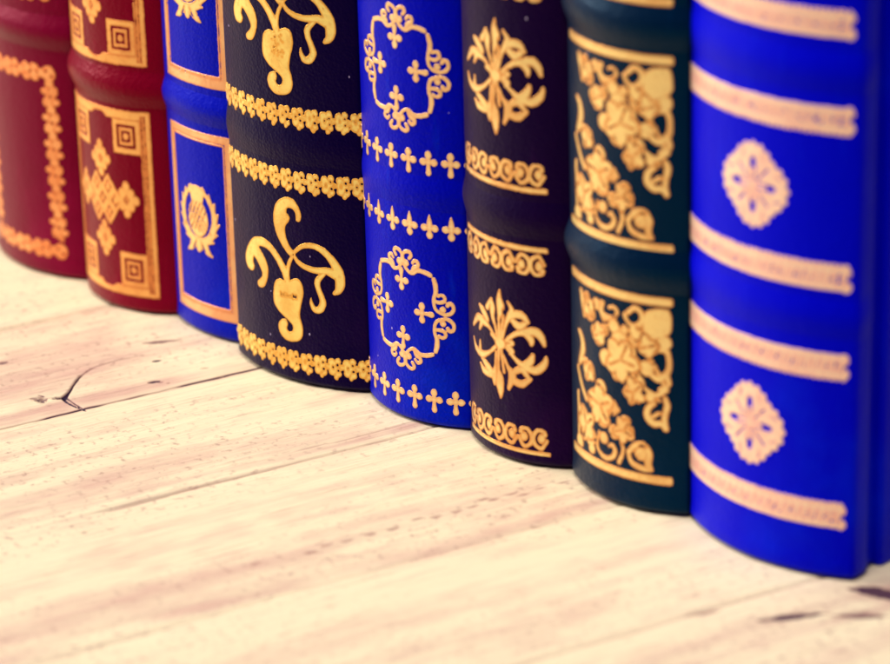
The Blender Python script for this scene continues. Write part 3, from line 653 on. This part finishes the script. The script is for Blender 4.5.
# -- sixth: dark plum with symmetric spray
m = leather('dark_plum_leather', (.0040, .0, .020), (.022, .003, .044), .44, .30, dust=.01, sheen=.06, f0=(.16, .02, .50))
G = gilt('gilt_old_gold', (1.0, .74, .28), (.75, .32, .08))
_, sp = book(244.5, -28.1, 37.8, 220.2, 270.9, 550, m, 'narrow dark plum leather book with a leafy gilt spray between scrollwork bars', rib_list(91.7, 98), 14, 1.2, 6)
s = Sheet(-24, 24, 18, 68, seed=18); s.add(SPRAY, grow=.28, dk=1.1)
levels(s, 'gilt_leaf_spray', G, 37.8, sp, 98, 1, .14)
def scrollbar(name, zbar, up, seed):
    s = Sheet(-25, 23, zbar-10, zbar+10, seed=seed); zc = zbar+up*5.7
    s.rect(-21.8, 20.2, zbar-1.0, zbar+1.0)
    for k in range(4):
        for sg in (-1, 1):
            c = -18.0+k*11.7+sg*2.9+2.2
            if c > 19: continue
            s.stroke([(c-sg*2.4, zc-up*.4, .7), (c-sg*.4, zc-up*3.4, .8), (c+sg*2.2, zc-up*2.0, .85), (c+sg*2.6, zc+up*1.0, .85), (c+sg*.8, zc+up*3.4, .8), (c-sg*1.6, zc+up*2.9, .75)])
            s.ell(c-sg*.4, zc+up*.2, 1.5, 1.9); s.ell(c-sg*1.6, zc+up*1.9, 1.0, 1.3)
    levels(s, name, G, 37.8, sp, 98, 1, .18)
scrollbar('gilt_scroll_bar', 4.9, 1, 19)
scrollbar('gilt_scroll_bar', 81.2, -1, 20)
# -- seventh: deep green-navy with leafy triangles
m = leather('bottle_green_navy_leather', (.0, .0075, .030), (.0, .013, .048), .36, .42, dust=.01, sheen=.03, f0=(.0, .25, .50), tint=(.6, .55, .8))
G = gilt('gilt_warm_gold', (1.0, .74, .28), (.75, .32, .08))
_, sp = book(298.6, -32.9, 43.9, 271.3, 325.5, 560, m, 'very dark teal leather book with two dense leafy gilt triangles per panel, glossy raised bands', rib_list(87.6, 84), 16, 2.1, 7)
s = Sheet(-28, 26, 9, 82, seed=21); s.rect(-25.5, 24, 11.0, 14.2, 1, 1.0); levels(s, 'gilt_bar', G, 43.9, sp, 84, 2, .08)
s = Sheet(-28, 26, 73, 82, seed=31); s.rect(-25.5, 24, 75.9, 79.1, 1, 1.0); levels(s, 'gilt_bar', G, 43.9, sp, 84, 1, .08)
s = Sheet(-27, 25, 14.6, 75.4, seed=22)
s.add([q for q in LEAFY if q[0] != 'd'], grow=.18); s.add([q for q in LEAFY if q[0] == 'd' and q[1] > 0], dk=1.22)
def leaf(s, x, z, R, rot, n=5):
    """lobed vine leaf with a pressed outline and veins"""
    def shape(k):
        t = np.linspace(0, 2*math.pi, 60, endpoint=False); q = np.abs(((t*n/(2*math.pi)) % 1)-.5)*2
        rad = R*(.60+.40*q**.65)*(1+.06*np.sin(3*t+x))+k; return np.stack([x+rad*.86*np.cos(t+rot), z+rad*np.sin(t+rot)], 1)
    s.poly(shape(.34), -1, False); s.poly(shape(0), 1, False)
    for a in range(0, n, 2):
        t = rot+a*2*math.pi/n; s.stroke([(x+.8*math.cos(t), z+.8*math.sin(t), .10), (x+R*.62*math.cos(t), z+R*.72*math.sin(t), .20)], -1, False)
for x, z, R, rot, n in ((4.6, 54.0, 8.6, 1.1, 5), (-5.2, 60.8, 4.4, 3.6, 4), (9.8, 43.6, 5.4, 4.5, 5), (15.0, 60.8, 4.6, .3, 4), (-11.2, 68.8, 4.4, 2.2, 4),
                        (-5.4, 34.8, 8.2, .4, 5), (-13.6, 24.8, 7.0, 1.9, 5), (5.6, 28.4, 5.4, .9, 5), (-11.8, 44.8, 4.4, 1.2, 4)):
    leaf(s, x, z, R, rot, n)
s.add([q for q in LEAFY if q[1] < 0])
rg = np.random.RandomState(77)
for x, z in ((14, 57), (18, 55.5), (11, 50), (17, 47), (8, 63.5), (12, 67), (2, 69), (-8, 70), (-2, 66), (6.5, 46.5), (19, 41), (-15, 20), (-8, 21), (-1, 26), (1, 33), (-17, 31), (-11, 36), (-13, 41), (10, 19.5), (13, 24), (-6, 42), (9, 31), (-1, 20)):
    a = rg.uniform(0, 6.3); L = rg.uniform(.8, 1.6); s.stroke([(x-L*math.cos(a), z-L*math.sin(a), .12), (x+rg.uniform(-.4, .4), z+rg.uniform(-.4, .4), .34), (x+L*math.cos(a), z+L*math.sin(a), .12)], -1)
levels(s, 'gilt_leaf_triangles', G, 43.9, sp, 84, 1, .16)

# -- eighth: vivid ultramarine, nearest
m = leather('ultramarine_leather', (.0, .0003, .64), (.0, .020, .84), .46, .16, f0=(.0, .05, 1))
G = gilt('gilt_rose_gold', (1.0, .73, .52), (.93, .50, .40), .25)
_, sp = book(362.8, -55.3, 67.2, 325.9, 397.8, 575, m, 'nearest, widest book at the right end, vivid blue with scalloped gilt bands and quatrefoil', rib_list(90.2, 82.5), 14, .7, 8)
def wavy(z, up, seed, n):
    s = Sheet(-46, 38, z-8, z+8, seed=seed); s.rect(-44, 32.6, z-4.0, z+4.0, 1, .8)
    for k in range(40): s.ell(-43+k*1.93, z+up*4.0, .95, 1.15)
    for b in (-2.4, 2.4): s.ell(32.4, z+b, 1.7, 2.0)
    for k in range(13): s.ell(-38+k*5.9, z-.3, .34, .5, -1)
    s.rect(29.6, 29.95, z-1.9, z+1.9, -1, .1)
    for k in range(26):      # fine engraved lace along the band
        c = -40.6+k*2.9; s.stroke([(c, z-1.9, .10), (c+.9, z+.6, .13), (c+1.5, z+2.0, .08)], -1); s.stroke([(c+2.3, z-2.0, .08), (c+1.6, z-.6, .12), (c+2.2, z+1.4, .08)], -1)
    levels(s, 'gilt_scalloped_band', G, 67.2, sp, 82.5, n, .16)
wavy(22.2, 1, 23, 2); wavy(74.9, -1, 24, 1)
s = Sheet(-20, 17, 30, 67, seed=25); cx_, cz_ = -1.3, 48.6
dx = s.X-cx_; dz = s.Y-cz_; th = np.arctan2(dz/15.0, dx/14.2); rr = np.hypot(dx/14.6, dz/15.0)
prof_ = .80+.14*np.abs(np.cos(2*th))**1.3+.035*np.cos(24*th); s.f = (prof_-rr)*14
for a in range(4):
    t = a*math.pi/2; s.ell(cx_+7.2*math.cos(t), cz_+7.6*math.sin(t), 1.9 if a % 2 == 0 else 1.2, 1.2 if a % 2 == 0 else 1.9, -1)
    for d_ in (-.22, .22):
        s.stroke([(cx_+1.8*math.cos(t+d_*2), cz_+1.8*math.sin(t+d_*2), .2), (cx_+6.2*math.cos(t+d_*.8), cz_+6.4*math.sin(t+d_*.8), .26)], -1, False)
    t += math.pi/4; s.stroke([(cx_+2.4*math.cos(t), cz_+2.4*math.sin(t), .2), (cx_+8.5*math.cos(t), cz_+8.8*math.sin(t), .34)], -1, False)
    for d_ in (-.30, .30): s.stroke([(cx_+9.5*math.cos(t+d_), cz_+9.7*math.sin(t+d_), .16), (cx_+11.4*math.cos(t+d_*1.5), cz_+11.6*math.sin(t+d_*1.5), .22)], -1, False)
levels(s, 'gilt_quatrefoil', G, 67.2, sp, 82.5, 1, .10)
